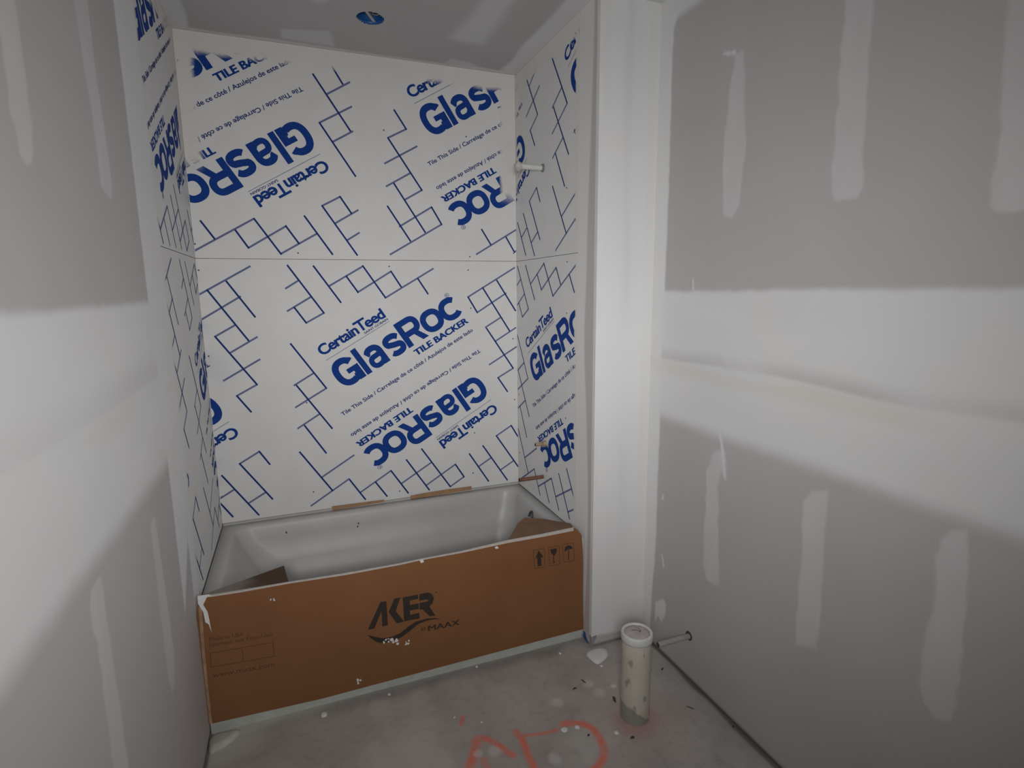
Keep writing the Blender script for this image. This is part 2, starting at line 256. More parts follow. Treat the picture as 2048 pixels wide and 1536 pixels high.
def board_mats(key, strips):
    """the board's face and its two blue inks; strips = joint compound feathered over the edges:
    (axis, edge position, sign, width, softness): covered where (pos - edge) * sign < width"""
    out = []
    for kind, col in (('face', BOARD), ('ink_blue', (0.003, 0.042, 0.245)), ('ink_navy', (0.008, 0.033, 0.175)), ('ink_grey', (0.135, 0.16, 0.30)), ('core', (0.30, 0.29, 0.27))):
        m, nt, b = new_mat('backer_%s_%s' % (kind, key), 0.55)
        geo = N(nt, 'ShaderNodeNewGeometry'); sep = N(nt, 'ShaderNodeSeparateXYZ'); nt.links.new(geo.outputs['Position'], sep.inputs[0])
        nb = N(nt, 'ShaderNodeTexNoise'); nb.inputs['Scale'].default_value = 9; nb.inputs['Detail'].default_value = 4; nt.links.new(geo.outputs['Position'], nb.inputs['Vector'])
        nf = N(nt, 'ShaderNodeTexNoise'); nf.inputs['Scale'].default_value = 120; nf.inputs['Detail'].default_value = 3; nt.links.new(geo.outputs['Position'], nf.inputs['Vector'])
        cover = None
        for ax, edge, sign, wid, soft, *zlo in strips:
            d = mth(nt, 'MULTIPLY', mth(nt, 'SUBTRACT', sep.outputs['XYZ'.index(ax)], edge), sign)
            d = mth(nt, 'ADD', d, rng(nt, nb.outputs['Fac'], 0, 1, -0.02, 0.02))
            d = mth(nt, 'ADD', d, rng(nt, nf.outputs['Fac'], 0, 1, -soft * 0.5, soft * 0.5))
            k = rng(nt, d, wid - soft, wid + soft, 1, 0, True)
            if zlo: k = mth(nt, 'MULTIPLY', k, rng(nt, mth(nt, 'ADD', sep.outputs['Z'], rng(nt, nb.outputs['Fac'], 0, 1, -.05, .05)), zlo[0] - 0.04, zlo[0] + 0.04, 0, 1, True))
            cover = k if cover is None else mth(nt, 'MAXIMUM', cover, k)
        wear = noise(nt, 260, 2)
        if kind.startswith('ink'): b.inputs['Specular IOR Level'].default_value = 0.12; b.inputs['Roughness'].default_value = 0.8
        if kind.startswith('ink'):
            c = mixc(nt, rng(nt, wear, 0.45, 0.8, 0.0, 0.05), col, BOARD)
        elif kind == 'face':
            c = mixc(nt, rng(nt, noise(nt, 6, 5), 0.35, 0.7, 0, 1), tuple(x * 1.02 for x in BOARD), tuple(x * 0.965 for x in BOARD))
        else:
            c = mixc(nt, 0.0, col, col)
        if cover is not None: c = mixc(nt, cover, c, (0.705, 0.68, 0.65))
        nt.links.new(c, b.inputs['Base Color']); out.append(m)
    return out

M_wall = drywall_mat()
M_mud = simple('joint_compound', MUD, 0.8, 0.03, 12, bmp=0.1)
M_floor = concrete_mat()
M_dark = simple('dark_gap', (0.03, 0.03, 0.028), 0.9)
M_stud = simple('framing', (0.25, 0.2, 0.14), 0.9)
M_tub = simple('shaded_white_acrylic', (0.47, 0.465, 0.455), 0.42, 0.05, 5)  # white acrylic darkened evenly to stand in for the dimmer light in the tub
M_skirt = simple('dusty_white_skirt', (0.50, 0.52, 0.48), 0.5, 0.08, 30)
M_card = None
M_pvc = simple('white_pvc', (0.62, 0.61, 0.58), 0.35, 0.06, 30)
M_copper = simple('copper', (0.235, 0.105, 0.07), 0.5, 0.25, 60, metallic=0.35)
M_brass = simple('dusty_brass', (0.42, 0.33, 0.22), 0.5, 0.2, 60, metallic=0.3)
M_screw = simple('dark_screw', (0.09, 0.085, 0.08), 0.5, 0.1, 60, metallic=0.4)
M_ink = simple('carton_ink', (0.030, 0.020, 0.015), 0.7, 0.15, 80)
M_fade = simple('faded_carton_ink', (0.105, 0.046, 0.020), 0.75, 0.3, 120)
M_blue = simple('blue_plastic', (0.012, 0.10, 0.32), 0.4, 0.1, 30)
M_steel = simple('galvanised_steel', (0.42, 0.42, 0.42), 0.4, 0.15, 60, metallic=0.6)

# ------------------------------------------------------------------ the setting
def axis(*parts):
    return np.unique(np.round(np.concatenate([np.linspace(a, b, max(2, int(round((b - a) / s)) + 1)) for a, b, s in parts]), 5))
def band(v, u, lo, hi, soft):
    return smooth(v, lo - soft, lo + soft) * (1 - smooth(v, hi - soft, hi + soft))
def wall_attrs(strips, dabs, top, bot, ridge, corner, strip_op, ridge_k=0.5, ridge_w=0.06):
    def f(X, Y):
        big = nz(X, Y, 3.0) * 0.012; fine = nz(X, Y, 30) * 0.0025
        m = smooth(Y + big * 0.4 + fine, bot - 0.02, bot + 0.05) * (1 - smooth(Y + big * 0.5 + fine, top - 0.018, top + 0.006))
        # darker stripe fading upwards from the long ridge, compound mixed towards paper
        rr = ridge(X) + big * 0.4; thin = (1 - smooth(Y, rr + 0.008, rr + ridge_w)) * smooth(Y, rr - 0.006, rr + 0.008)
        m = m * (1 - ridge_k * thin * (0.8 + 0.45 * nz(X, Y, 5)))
        m = m * (0.95 + 0.05 * nz(X, Y * 3, 4))
        for P in strips:
            d = poly_sdf(X, Y, P) + fine * 2
            k = (1 - smooth(d, -0.006, 0.003)) * strip_op * (0.9 + 0.12 * nz(X * 4, Y, 8)); m = np.maximum(m, k)
            # the two filled screw dimples of each strip
        for P in dabs:
            m = np.maximum(m, (1 - smooth(poly_sdf(X, Y, P), -0.002, 0.002)) * 0.8)
        m = np.maximum(m, corner(X, Y, big, fine))
        m = np.maximum(m, smooth(Y, H - 0.11, H - 0.07))
        och = 0.35 * band(Y, X, ridge(X) - 0.06, ridge(X) - 0.005, 0.02) * smooth(nz(X * .7, Y * 4, 4), -0.3, 0.6)
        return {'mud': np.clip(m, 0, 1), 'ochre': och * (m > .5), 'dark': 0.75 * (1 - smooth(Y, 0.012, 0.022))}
    return f

# left wall: drywall up to the alcove, stepped back behind the backer boards
YB = -0.700
def left_corner(X, Y, big, fine):      # X runs along the wall (world y)
    e = -0.948 + big * 0.6
    k = smooth(X + fine, e - 0.006, e + 0.008) * smooth(Y + (X + 0.94) * -1.2 + big, 0.56, 0.60)
    k2 = smooth(X, -0.80, -0.78) * smooth(Y, 0.48, 0.50)
    return np.maximum(k, k2)
ys = axis((YF, -2.1, 0.05), (-2.1, YB, 0.006)); zs_ = axis((0.010, 0.5, 0.008), (0.5, 2.2, 0.006), (2.2, H, 0.008))
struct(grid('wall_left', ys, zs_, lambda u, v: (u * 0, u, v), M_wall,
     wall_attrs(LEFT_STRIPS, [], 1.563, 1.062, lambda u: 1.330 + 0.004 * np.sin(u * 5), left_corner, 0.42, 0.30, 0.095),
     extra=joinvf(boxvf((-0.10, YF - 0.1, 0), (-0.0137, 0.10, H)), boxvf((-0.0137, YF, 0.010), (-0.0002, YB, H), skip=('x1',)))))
struct(mesh_obj('wall_back', *boxvf((-0.10, 0.0137, 0), (XR + 0.1, 0.10, H)), M_stud))
# stub wall that closes the alcove on the right
def stub_attrs(front):
    def f(X, Y):
        big = nz(X, Y, 3.0) * 0.01
        if front:
            m = 0.97 + 0.03 * nz(X * 4, Y, 3)
            m = m * (1 - 0.18 * np.exp(-((X - 1.655 + big) / 0.02) ** 2) * np.clip(nz(X * 0, Y, 2.5) + 0.1, 0, 1))
            m = m * smooth(Y + (X - 1.6) * 0.05, 0.042, 0.058)
            o = 0.30 * smooth(X, 1.735, 1.755) * (0.6 + 0.4 * nz(X * 6, Y, 2)) + 0.18 * smooth(-X, -1.58, -1.555) * (nz(X, Y, 2) > 0)
        else:
            e = 0.785 + 0.02 * np.sin(Y * 3) + big * 2
            m = (1 - smooth(X, e - 0.008, e + 0.012)) + smooth(X, 0.845, 0.852)
            o = 0 * X + 0.15
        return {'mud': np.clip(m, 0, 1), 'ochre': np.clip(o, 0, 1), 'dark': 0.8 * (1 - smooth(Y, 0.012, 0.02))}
    return f
st = grid('wall_stub', axis((W, XR, 0.006)), zs_, lambda u, v: (u, u * 0 + YS, v), M_wall, stub_attrs(True),
     extra=boxvf((W + 0.0137, YS + 0.0137, 0), (XR, 0.0137, H)))
struct(st)
st2 = grid('wall_stub_side', axis((0.700, -YS, 0.005)), zs_, lambda u, v: (u * 0 + W, -u, v), M_wall, stub_attrs(False),
     extra=boxvf((W + 0.0002, YS + 0.0002, 0.010), (W + 0.0136, -0.70, H), skip=('x0', 'y0')), flip=True)
struct(st2)
def right_corner(X, Y, big, fine):     # X = distance from the back wall towards the camera
    e = 0.940 + big * 0.5 - 0.018 * (1 - smooth(Y, 0.15, 0.5)) + 0.09 * smooth(Y, 2.53, 2.66)
    return 1 - smooth(X + fine, e - 0.004, e + 0.007)
us = axis((-YS, 2.35, 0.006), (2.35, -YF, 0.05))
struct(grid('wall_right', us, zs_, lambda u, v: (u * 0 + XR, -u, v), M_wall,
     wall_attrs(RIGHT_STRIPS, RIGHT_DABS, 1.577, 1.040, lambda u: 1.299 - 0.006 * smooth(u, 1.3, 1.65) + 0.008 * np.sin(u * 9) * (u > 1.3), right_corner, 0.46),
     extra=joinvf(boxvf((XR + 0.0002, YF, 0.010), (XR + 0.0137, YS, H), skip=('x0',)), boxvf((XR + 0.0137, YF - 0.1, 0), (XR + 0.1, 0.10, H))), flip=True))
# the wider room behind the camera that the bathroom opens into
struct(mesh_obj('wall_front', *joinvf(boxvf((-1.6, YF - 1.9, 0), (3.4, YF - 1.8, H)), boxvf((-1.6, YF - 1.8, 0), (-1.5, YF, H)), boxvf((3.3, YF - 1.8, 0), (3.4, YF, H)),
     boxvf((-1.6, YF, 0), (-0.1, YF + 0.1, H)), boxvf((XR + 0.1, YF, 0), (3.4, YF + 0.1, H))), M_mud))

# floor
def floor_attrs(X, Y):
    n1, n2 = nz(X, Y, 9), nz(X, Y, 45); z = 0 * X
    orange = z.copy()
    for P, w in ORANGE:
        d = line_dist(X, Y, P) + n1 * 0.003 + n2 * 0.002
        orange = np.maximum(orange, (1 - smooth(d, w * 0.45, w * 1.75)) * np.clip(0.58 + 0.40 * n1 + 0.30 * n2, 0.10, 0.85))
    pale = z.copy()
    for P, w in PALE:
        d = line_dist(X, Y, P) + n1 * 0.006 + n2 * 0.003; pale = np.maximum(pale, (1 - smooth(d, w * 0.4, w * 1.05)) * (0.75 if w < .02 else 0.38))
    pd = np.hypot(X - 1.465, Y + 1.285)
    pink = (1 - smooth(pd + n1 * 0.02, 0.052, 0.105)) * 0.42 + 0.18 * (1 - smooth(pd + n1 * .05, 0.1, 0.26)) 
    green = (1 - smooth(np.hypot((X - 0.08) * .55, Y + 0.86) + n1 * 0.02, 0.03, 0.11)) * 0.65 + 0.45 * (1 - smooth(-Y + n1 * .012 - 0.035 * (1 - smooth(X, 0.1, 0.5)), 0.775, 0.80))
    haze = 0.38 * smooth(nz(X, Y, 4.5) + 0.5 * n1 + .25 * n2, 0.0, 0.8) + 0.25 * (1 - smooth(line_dist(X, Y, [(1.25, -1.06), (1.40, -1.17)]) + n1 * .02, 0.01, 0.06))
    dark = 0.75 * (1 - smooth(XR - X + n1 * 0.006, 0.004, 0.022)) * (Y < YS) + 0.40 * (1 - smooth(-Y + n1 * .02, 0.80, 0.86)) * smooth(X, .15, .6) * (X < W) + 0.6 * (1 - smooth(np.hypot(X - 1.76, Y + 0.93), 0.0, 0.03))  # term in front of the tub paints the skirt's shadow into the floor colour
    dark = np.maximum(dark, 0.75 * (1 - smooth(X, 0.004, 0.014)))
    return dict(orange=orange, pale=np.clip(pale, 0, 1), pink=np.clip(pink, 0, 1), green=np.clip(green, 0, 1), haze=np.clip(haze, 0, 1), dark=np.clip(dark, 0, 1))
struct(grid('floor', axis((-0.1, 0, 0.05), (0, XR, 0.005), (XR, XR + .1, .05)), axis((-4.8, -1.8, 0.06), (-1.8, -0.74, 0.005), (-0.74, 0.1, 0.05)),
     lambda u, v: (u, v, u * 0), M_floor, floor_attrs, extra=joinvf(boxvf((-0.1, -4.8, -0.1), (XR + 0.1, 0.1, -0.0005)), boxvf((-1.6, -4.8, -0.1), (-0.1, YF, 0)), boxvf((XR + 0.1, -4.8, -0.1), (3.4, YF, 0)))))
# ceiling, with the round hole of the light box cut out
LC, LR = (0.757, -0.360), 0.055
def ceil_attrs(X, Y):
    n1 = nz(X, Y, 6) * 0.012; m = 0 * X
    for P, op, s in zip(CEILING_PATCHES, (0.5, 0.5, 0.5, 0.4), (.012, .03, .012, .015)):
        m = np.maximum(m, (1 - smooth(poly_sdf(X, Y, P) + n1, -s, s)) * op)
    m = np.maximum(m, 0.8 * (1 - smooth(X + n1, 0.055, 0.08)))
    m = np.maximum(m, 0.8 * (1 - smooth(-Y + n1 * .7, 0.018, 0.036)))
    m = np.maximum(m, 0.8 * smooth(X + n1, W - 0.105, W - 0.08) * (Y > YS - .1))
    m = np.maximum(m, 0.8 * smooth(X + n1, XR - 0.08, XR - 0.05))
    return dict(mud=np.clip(m, 0, 1), ochre=0 * X, dark=0 * X)
def snap_hole(X, Y):
    X = X.copy(); Y = Y.copy(); r = np.hypot(X - LC[0], Y - LC[1]); k = (r < LR + 0.006) & (r > LR - 0.006)
    X[k] = LC[0] + (X[k] - LC[0]) / r[k] * LR; Y[k] = LC[1] + (Y[k] - LC[1]) / r[k] * LR
    return X, Y
def keep_hole(X, Y):
    cx = (X[:-1, :-1] + X[1:, 1:]) / 2; cy = (Y[:-1, :-1] + Y[1:, 1:]) / 2
    return np.hypot(cx - LC[0], cy - LC[1]) > LR * 0.985
def frame4(z0, z1, e):
    a = LC[0] - e; b = LC[0] + e; c = LC[1] - e; d = LC[1] + e
    return joinvf(boxvf((-0.1, -4.8, z0), (a, 0.1, z1)), boxvf((b, -4.8, z0), (XR + 0.1, 0.1, z1)), boxvf((a, -4.8, z0), (b, c, z1)), boxvf((-1.6, -4.8, H), (-0.1, YF, z1)), boxvf((XR + 0.1, -4.8, H), (3.4, YF, z1)), boxvf((a, d, z0), (b, 0.1, z1)))
struct(grid('ceiling', axis((-0.1, 0, 0.05), (0, XR, 0.008), (XR, XR + .1, .05)), axis((-4.8, -1.2, 0.06), (-1.2, 0, 0.008), (0, 0.1, 0.05)),
     lambda u, v: (u, v, u * 0 + H), M_wall, ceil_attrs, extra=frame4(H + 0.013, H + 0.1, 0.075), flip=True, keep=keep_hole, warp=snap_hole))
# corner bead on the stub wall's edge
bead = mesh_obj('trim_1', *joinvf(
    extrude_poly([(W - 0.0016, YS - 0.0016), (W + 0.022, YS - 0.0004), (W + 0.022, YS - 0.0002), (W + 0.0005, YS - 0.0002), (W - 0.0002, YS + 0.0005), (W - 0.0002, YS + 0.022), (W - 0.0004, YS + 0.022)], 0.052, H - 0.002, lambda a, b, d: (a, b, d)),
    ), M_mud)
struct(bead)
bt = mesh_obj('bead_tip', *joinvf(
    extrude_poly([(0.0, 0.004), (0.026, 0.046), (0.026, 0.058), (0.0, 0.054)], 0, 0.0012, lambda a, b, d: (W + a - 0.0016, YS - 0.0018 - d * .5, b)),
    extrude_poly([(0.0, 0.004), (0.018, 0.05), (0.018, 0.06), (0.0, 0.054)], 0, 0.0012, lambda a, b, d: (W - 0.0018 - d * .5, YS - 0.0016 + a, b))), M_steel, parent=bead)
bt['label'] = 'bare grey metal tip of the corner bead'

# ------------------------------------------------------------------ tile backer boards and their printing
A30, A123 = math.radians(30.1), math.radians(122.9)
E1 = Vector((math.cos(A30), math.sin(A30))); E2 = Vector((math.cos(A123), math.sin(A123)))
CELL = 1.294; ORG = Vector((0.517, 1.251)); ROT = Vector((1.882, 2.240))   # repeat, lettering origin, twice the centre of the upside-down copy
def ab(a, b): p = ORG + E1 * a + E2 * b; return (p.x, p.y)
_text_cache = {}
def text_mesh(s, offset=0.0, space=1.0):
    k = (s, offset, space)
    if k not in _text_cache:
        cu = bpy.data.curves.new('lettering', 'FONT'); cu.body = s; cu.size = 1; cu.offset = offset; cu.space_character = space; cu.resolution_u = 4
        o = bpy.data.objects.new('lettering', cu); C.objects.link(o)
        dg = bpy.context.evaluated_depsgraph_get(); dg.update()
        me = bpy.data.meshes.new_from_object(o.evaluated_get(dg))
        _text_cache[k] = ([(v.co.x, v.co.y) for v in me.vertices], [tuple(p.vertices) for p in me.polygons])
        bpy.data.objects.remove(o); bpy.data.curves.remove(cu); bpy.data.meshes.remove(me)
    return _text_cache[k]
def fit(s, x0, x1, y0, h, offset=0.0, space=1.0, cap=0.70):
    """lettering stretched to run from x0 to x1 on base line y0 with capital height h"""
    v, f = text_mesh(s, offset, space); a = min(p[0] for p in v); b = max(p[0] for p in v)
    return [((p[0] - a) / (b - a) * (x1 - x0) + x0, y0 + p[1] / cap * h) for p in v], f
def ribbon(pts, w, closed=False):
    n = len(pts); P = [Vector(p) for p in pts]; L, R = [], []
    for i in range(n):
        a = P[i - 1] if (i or closed) else P[i]; b = P[(i + 1) % n] if (i < n - 1 or closed) else P[i]
        d1 = (P[i] - a).normalized() if (P[i] - a).length > 1e-9 else (b - P[i]).normalized()
        d2 = (b - P[i]).normalized() if (b - P[i]).length > 1e-9 else d1
        t = (d1 + d2); t = t.normalized() if t.length > 1e-6 else d1
        nrm = Vector((-t.y, t.x)); k = w / 2 / max(0.35, nrm.dot(Vector((-d1.y, d1.x))))
        L.append(P[i] + nrm * k); R.append(P[i] - nrm * k)
    v = [tuple(p) for p in L] + [tuple(p) for p in R]; m = n if closed else n - 1
    return v, [(i, (i + 1) % n, n + (i + 1) % n, n + i)[::-1] for i in range(m)]
def arc(cx, cy, rx, ry, a0, a1, n=20, p=2.35):
    out = []
    for k in range(n + 1):
        t = math.radians(a0 + (a1 - a0) * k / n); c, s = math.cos(t), math.sin(t)
        out.append((cx + rx * math.copysign(abs(c) ** (2 / p), c), cy + ry * math.copysign(abs(s) ** (2 / p), s)))
    return out
def rect(x0, y0, x1, y1): return [(x0, y0), (x1, y0), (x1, y1), (x0, y1)], [(0, 1, 2, 3)]
def wordmark():
    """the heavy two-size wordmark, drawn as strokes: x along the base line (m), y up"""
    h, x, w = 0.144, 0.115, 0.0305; g = []
    g.append(ribbon(arc(0.0535, h / 2, 0.0455, h / 2 - w / 2 + .001, 33, 300, 26), w * 1.05))
    g += [rect(0.085, 0.0, 0.1135, 0.080), rect(0.056, 0.055, 0.1135, 0.080)]
    g.append(ribbon([(0.074, 0.0135), (0.086, 0.022), (0.092, 0.04)], w * .9))
    g.append(rect(0.1195, 0, 0.1485, h + 0.004))
    # a
    g.append(ribbon([(0.170, 0.083)] + arc(0.2065, 0.070, 0.033, x - 0.070 - w / 2 + .004, 155, 0, 14) + [(0.2400, 0.0)], w * 1.0))
    g.append(ribbon([(0.236, 0.064), (0.212, 0.061)] + arc(0.200, 0.036, 0.026, 0.0245, 90, 290, 14) + [(0.222, 0.014), (0.238, 0.032)], w * .85))
    # s
    g.append(ribbon([(0.352, 0.086)] + arc(0.316, 0.080, 0.0335, 0.0215, 25, 215, 14) + [(0.316, 0.0565)] + arc(0.317, 0.0335, 0.0335, 0.0225, 45, -155, 14), w * .98))
    # R
    g += [rect(0.3675, 0, 0.3975, h)]
    g.append(ribbon([(0.388, h - w / 2)] + arc(0.436, h - w / 2 - 0.0325, 0.0345, 0.0325, 90, -90, 16) + [(0.388, h - w / 2 - 0.065)], w * 1.0))
    g.append(([(0.424, 0.060), (0.453, 0.064), (0.489, 0), (0.455, 0)], [(0, 3, 2, 1)]))
    # o, c
    g.append(ribbon(arc(0.5465, x / 2 + .001, 0.0445, x / 2 - w / 2 + .003, 0, 345, 27), w, closed=True))
    g.append(ribbon(arc(0.660, x / 2 + .001, 0.0445, x / 2 - w / 2 + .003, 42, 318, 24), w))
    return g
def block():
    """one lettering block in (a, b) coordinates: list of (verts, faces, ink)"""
    out = []
    def add(vf, ink): out.append((vf[0], vf[1], ink))
    for dx, dy in ((-.0014, 0), (.0014, 0), (0, -.0009), (0, .0009)):
        sh = lambda vf: ([(p[0] + dx, p[1] + dy) for p in vf[0]], vf[1])
        add(sh(fit('Certain', 0.001, 0.212, 0.028, 0.051, 0.018, 0.92)), 1)
        add(sh(fit('eed', 0.2575, 0.364, 0.028, 0.051, 0.018, 0.92)), 1)
    add(rect(0.207, 0.0745, 0.270, 0.0855), 1); add(rect(0.2315, 0.0275, 0.2435, 0.080), 1)
    for dx in (-.0004, .0004): add(fit('SAINT-GOBAIN', 0.229 + dx, 0.364 + dx, 0.0085, 0.0115, 0.008), 2)
    add(rect(0.0, -0.0009, 0.366, 0.0009), 2)
    for v, f in wordmark(): add(([(p[0] - 0.006 * (p[0] < .1), p[1] - 0.170) for p in v], f), 1)
    for dx in (-.0011, .0011): add(fit('TILE BACKER', 0.376 + dx, 0.705 + dx, -0.2235, 0.0315, 0.030), 1)
    add(fit('Tile This Side / Carrelage de ce c\u00f4t\u00e9 / Azulejos de este lado', -0.100, 0.698, -0.2765, 0.0195, 0.020), 2)
    add(fit('\u00ae', 0.672, 0.697, -0.054, 0.021, 0.0), 2)
    return out
BLOCK = block()
def cell_shapes():
    S = []
    for v, f, ink in BLOCK:
        p = [ab(*q) for q in v]; S.append((p, f, ink)); S.append(([(ROT.x - q[0], ROT.y - q[1]) for q in p], f, ink))
    for x0, y0, x1, y1, steep in SEGMENTS:
        d = Vector((x1 - x0, y1 - y0)); k = max(1, int(d.length / 0.012)); wdt = 0.0080 if steep else 0.0084
        nrm = Vector((-d.y, d.x)).normalized() * wdt / 2; e = d.normalized() * 0.003
        a, b = Vector((x0, y0)) - e, Vector((x1, y1)) + e; v = []
        for i in range(k + 1):
            q = a.lerp(b, i / k); v += [tuple(q + nrm), tuple(q - nrm)]
        S.append((v, [(2 * i, 2 * i + 1, 2 * i + 3, 2 * i + 2) for i in range(k)], 2 if steep else 3))
    return S
CELL_SHAPES = cell_shapes()
def backer_board(key, label, u0, u1, v0, v1, place, to3, strips, screws, specks=()):
    """place(p) maps a point of the print to this board's (u, v); to3(u, v, out) lifts it off the wall plane"""
    mats = board_mats(key, strips); T = 0.0125
    root = thing('tile_backer_board', label, 'backer board', to3((u0 + u1) / 2, v0, 0), 'printed tile backer boards lining the alcove')
    V, Fs, I = [], [], []
    face = [(u0, v0), (u1, v0), (u1, v1), (u0, v1)]
    V += [to3(a, b, 0) for a, b in face] + [to3(a, b, -T) for a, b in face]
    Fs += [(0, 1, 2, 3), (7, 6, 5, 4)] + [(i, 4 + i, 4 + (i + 1) % 4, (i + 1) % 4) for i in range(4)]; I += [0, 0, 4, 4, 4, 4]
    bm = bmesh.new(); lay = bm.faces.layers.int.new('ink'); lif = bm.faces.layers.float.new('lift'); cnt = 0
    for n in range(-3, 4):
        for v, f, ink in CELL_SHAPES:
            p = [place((q[0] + n * CELL, q[1])) for q in v]
            xs = [q[0] for q in p]; ysx = [q[1] for q in p]
            if max(xs) < u0 or min(xs) > u1 or max(ysx) < v0 or min(ysx) > v1: continue
            vs = [bm.verts.new((q[0], q[1], 0)) for q in p]; cnt += 1
            for t in f:
                try: fc = bm.faces.new([vs[i] for i in t]); fc[lay] = ink; fc[lif] = (cnt % 9) * 0.00004
                except ValueError: pass
    for co, no in (((u0 + .002, 0, 0), (-1, 0, 0)), ((u1 - .002, 0, 0), (1, 0, 0)), ((0, v0 + .002, 0), (0, -1, 0)), ((0, v1 - .002, 0), (0, 1, 0))):
        bmesh.ops.bisect_plane(bm, geom=bm.verts[:] + bm.edges[:] + bm.faces[:], plane_co=co, plane_no=no, clear_outer=True, dist=1e-6)
    bm.verts.index_update(); n0 = len(V); hgt = {1: 0.00035, 2: 0.00045, 3: 0.00028}
    for f in bm.faces:
        ink = f[lay]; k = len(V); V += [to3(q.co.x, q.co.y, hgt[ink] + f[lif]) for q in f.verts]
        Fs.append(tuple(range(k, k + len(f.verts)))); I.append(ink)
    bm.free()
    loc = root.location
    mesh_obj('panel', local(V, loc), Fs, mats, I, root)
    for (su, sv) in screws:
        b = lathe_bm([(0, 0.0006), (0.0016, 0.0007), (0.0032, 0.0012), (0.0038, 0.0)], 10)
        M = Matrix([Vector(to3(1, 0, 0)) - Vector(to3(0, 0, 0)), Vector(to3(0, 1, 0)) - Vector(to3(0, 0, 0)), Vector(to3(0, 0, 1)) - Vector(to3(0, 0, 0))]).transposed()
        for q in b.verts: q.co = M @ q.co + Vector(to3(su, sv, 0)) - loc
        bm_obj('screw_head', b, M_screw, root)
    for (su, sv) in specks:
        b = bmesh.new(); bmesh.ops.create_icosphere(b, subdivisions=1, radius=0.0035)
        for q in b.verts: q.co = Vector(to3(su + q.co.x * random.uniform(.7, 1.2), sv + q.co.y, max(0, q.co.z * .5))) - loc
        o = bm_obj('plaster_speck', b, M_mud, root); o['label'] = 'white speck of dried plaster'
    return root
BACK = lambda u, v, o: (u, -o, v)
RIGHT = lambda u, v, o: (W - o, -u, v)
LEFT = lambda u, v, o: (o, u, v)
ZS, ZB, ZS_ = 1.7335, 0.4965, 0.4875; G = 0.0011
backer_board('back_lower', 'white printed board low on the back wall, whole blue logo above the bathtub', 0.0005, W - 0.0005, ZB + 0.0, ZS - G, lambda p: p, BACK, [], SCREWS['back_lower'], SPECKS)
backer_board('back_upper', 'white printed board high on the back wall under the ceiling, upside-down logo at left', 0.0005, W - 0.0005, ZS + G, H - 0.001, lambda p: (2.3635 - p[0], 3.461 - p[1]), BACK,
             [('Z', H, -1, 0.080, 0.016), ('X', W, -1, 0.082, 0.012, 2.06), ('X', 0.0, 1, 0.062, 0.014, 2.13)], SCREWS['back_upper'])
backer_board('right_lower', 'white printed board low on the right alcove wall behind the copper pipes', 0.0008, 0.699, ZS_, ZS - G, lambda p: (p[0] - 0.3637, p[1] + 0.002), RIGHT,
             [('Y', -0.70, 1, 0.022, 0.006)], SCREWS['right_lower'])
backer_board('right_upper', 'white printed board high on the right alcove wall with a white pipe stub', 0.0008, 0.699, ZS + G, H - 0.001, lambda p: (p[0] + 0.0805, (p[1] - 0.5) * 1.010 + 0.5 + 1.234), RIGHT,
             [('Y', -0.70, 1, 0.030, 0.007), ('Z', H, -1, 0.075, 0.010), ('Y', 0.0, -1, 0.025, 0.01, 2.1)], SCREWS['right_upper'])
backer_board('left_lower', 'white printed board low on the left alcove wall, seen at a steep angle', -0.699, -0.0008, ZS_, ZS - G, lambda p: (p[0] - 0.7635, p[1] + 0.002), LEFT,
             [('Y', -0.70, 1, 0.018, 0.006)], [])
backer_board('left_upper', 'white printed board high on the left alcove wall beside grey drywall', -0.699, -0.0008, ZS + G, H - 0.001, lambda p: (p[0] - 1.3165, p[1] + 1.2295), LEFT,
             [('Y', -0.70, 1, 0.010, 0.008), ('Z', H, -1, 0.080, 0.012), ('Y', 0.0, -1, 0.085, 0.015, 2.15)], [])

# ------------------------------------------------------------------ bathtub
def rrect(x0, x1, y0, y1, r, n=12):
    out = []
    for cx, cy, a in ((x1 - r, y1 - r, 0), (x0 + r, y1 - r, 90), (x0 + r, y0 + r, 180), (x1 - r, y0 + r, 270)):
        for k in range(n + 1):
            t = math.radians(a + 90 * k / n); out.append((cx + r * math.cos(t), cy + r * math.sin(t)))
    return out
TUB = (0.762, -0.39, 0)
tub = thing('bathtub', 'white acrylic bathtub set in the alcove behind its brown carton front', 'bathtub', TUB)
RZ = 0.486
loops = [(rrect(0.0006, 1.5234, -0.774, -0.004, 0.003), 0.40), (rrect(0.0006, 1.5234, -0.774, -0.004, 0.003), RZ - 0.006), (rrect(0.0025, 1.5215, -0.770, -0.006, 0.005), RZ),
         (rrect(0.050, 1.478, -0.715, -0.042, 0.075), RZ), (rrect(0.056, 1.472, -0.709, -0.048, 0.072), RZ - 0.0025), (rrect(0.062, 1.467, -0.703, -0.053, 0.07), RZ - 0.009),
         (rrect(0.068, 1.463, -0.698, -0.058, 0.07), RZ - 0.022), (rrect(0.090, 1.455, -0.690, -0.066, 0.075), RZ - 0.07), (rrect(0.155, 1.440, -0.676, -0.080, 0.09), RZ - 0.18), (rrect(0.158, 1.438, -0.672, -0.087, 0.09), RZ - 0.186),
         (rrect(0.235, 1.420, -0.655, -0.110, 0.10), 0.20), (rrect(0.290, 1.400, -0.635, -0.135, 0.11), 0.125), (rrect(0.34, 1.36, -0.60, -0.17, 0.11), 0.095), (rrect(0.42, 1.30, -0.54, -0.23, 0.10), 0.088)]
V, Fs = [], []; n = len(loops[0][0])
for P, z in loops: V += [(x, y, z) for x, y in P]
for l in range(len(loops) - 1):
    for i in range(n): Fs.append((l * n + i, l * n + (i + 1) % n, (l + 1) * n + (i + 1) % n, (l + 1) * n + i))
Fs.append(tuple((len(loops) - 1) * n + i for i in range(n)))
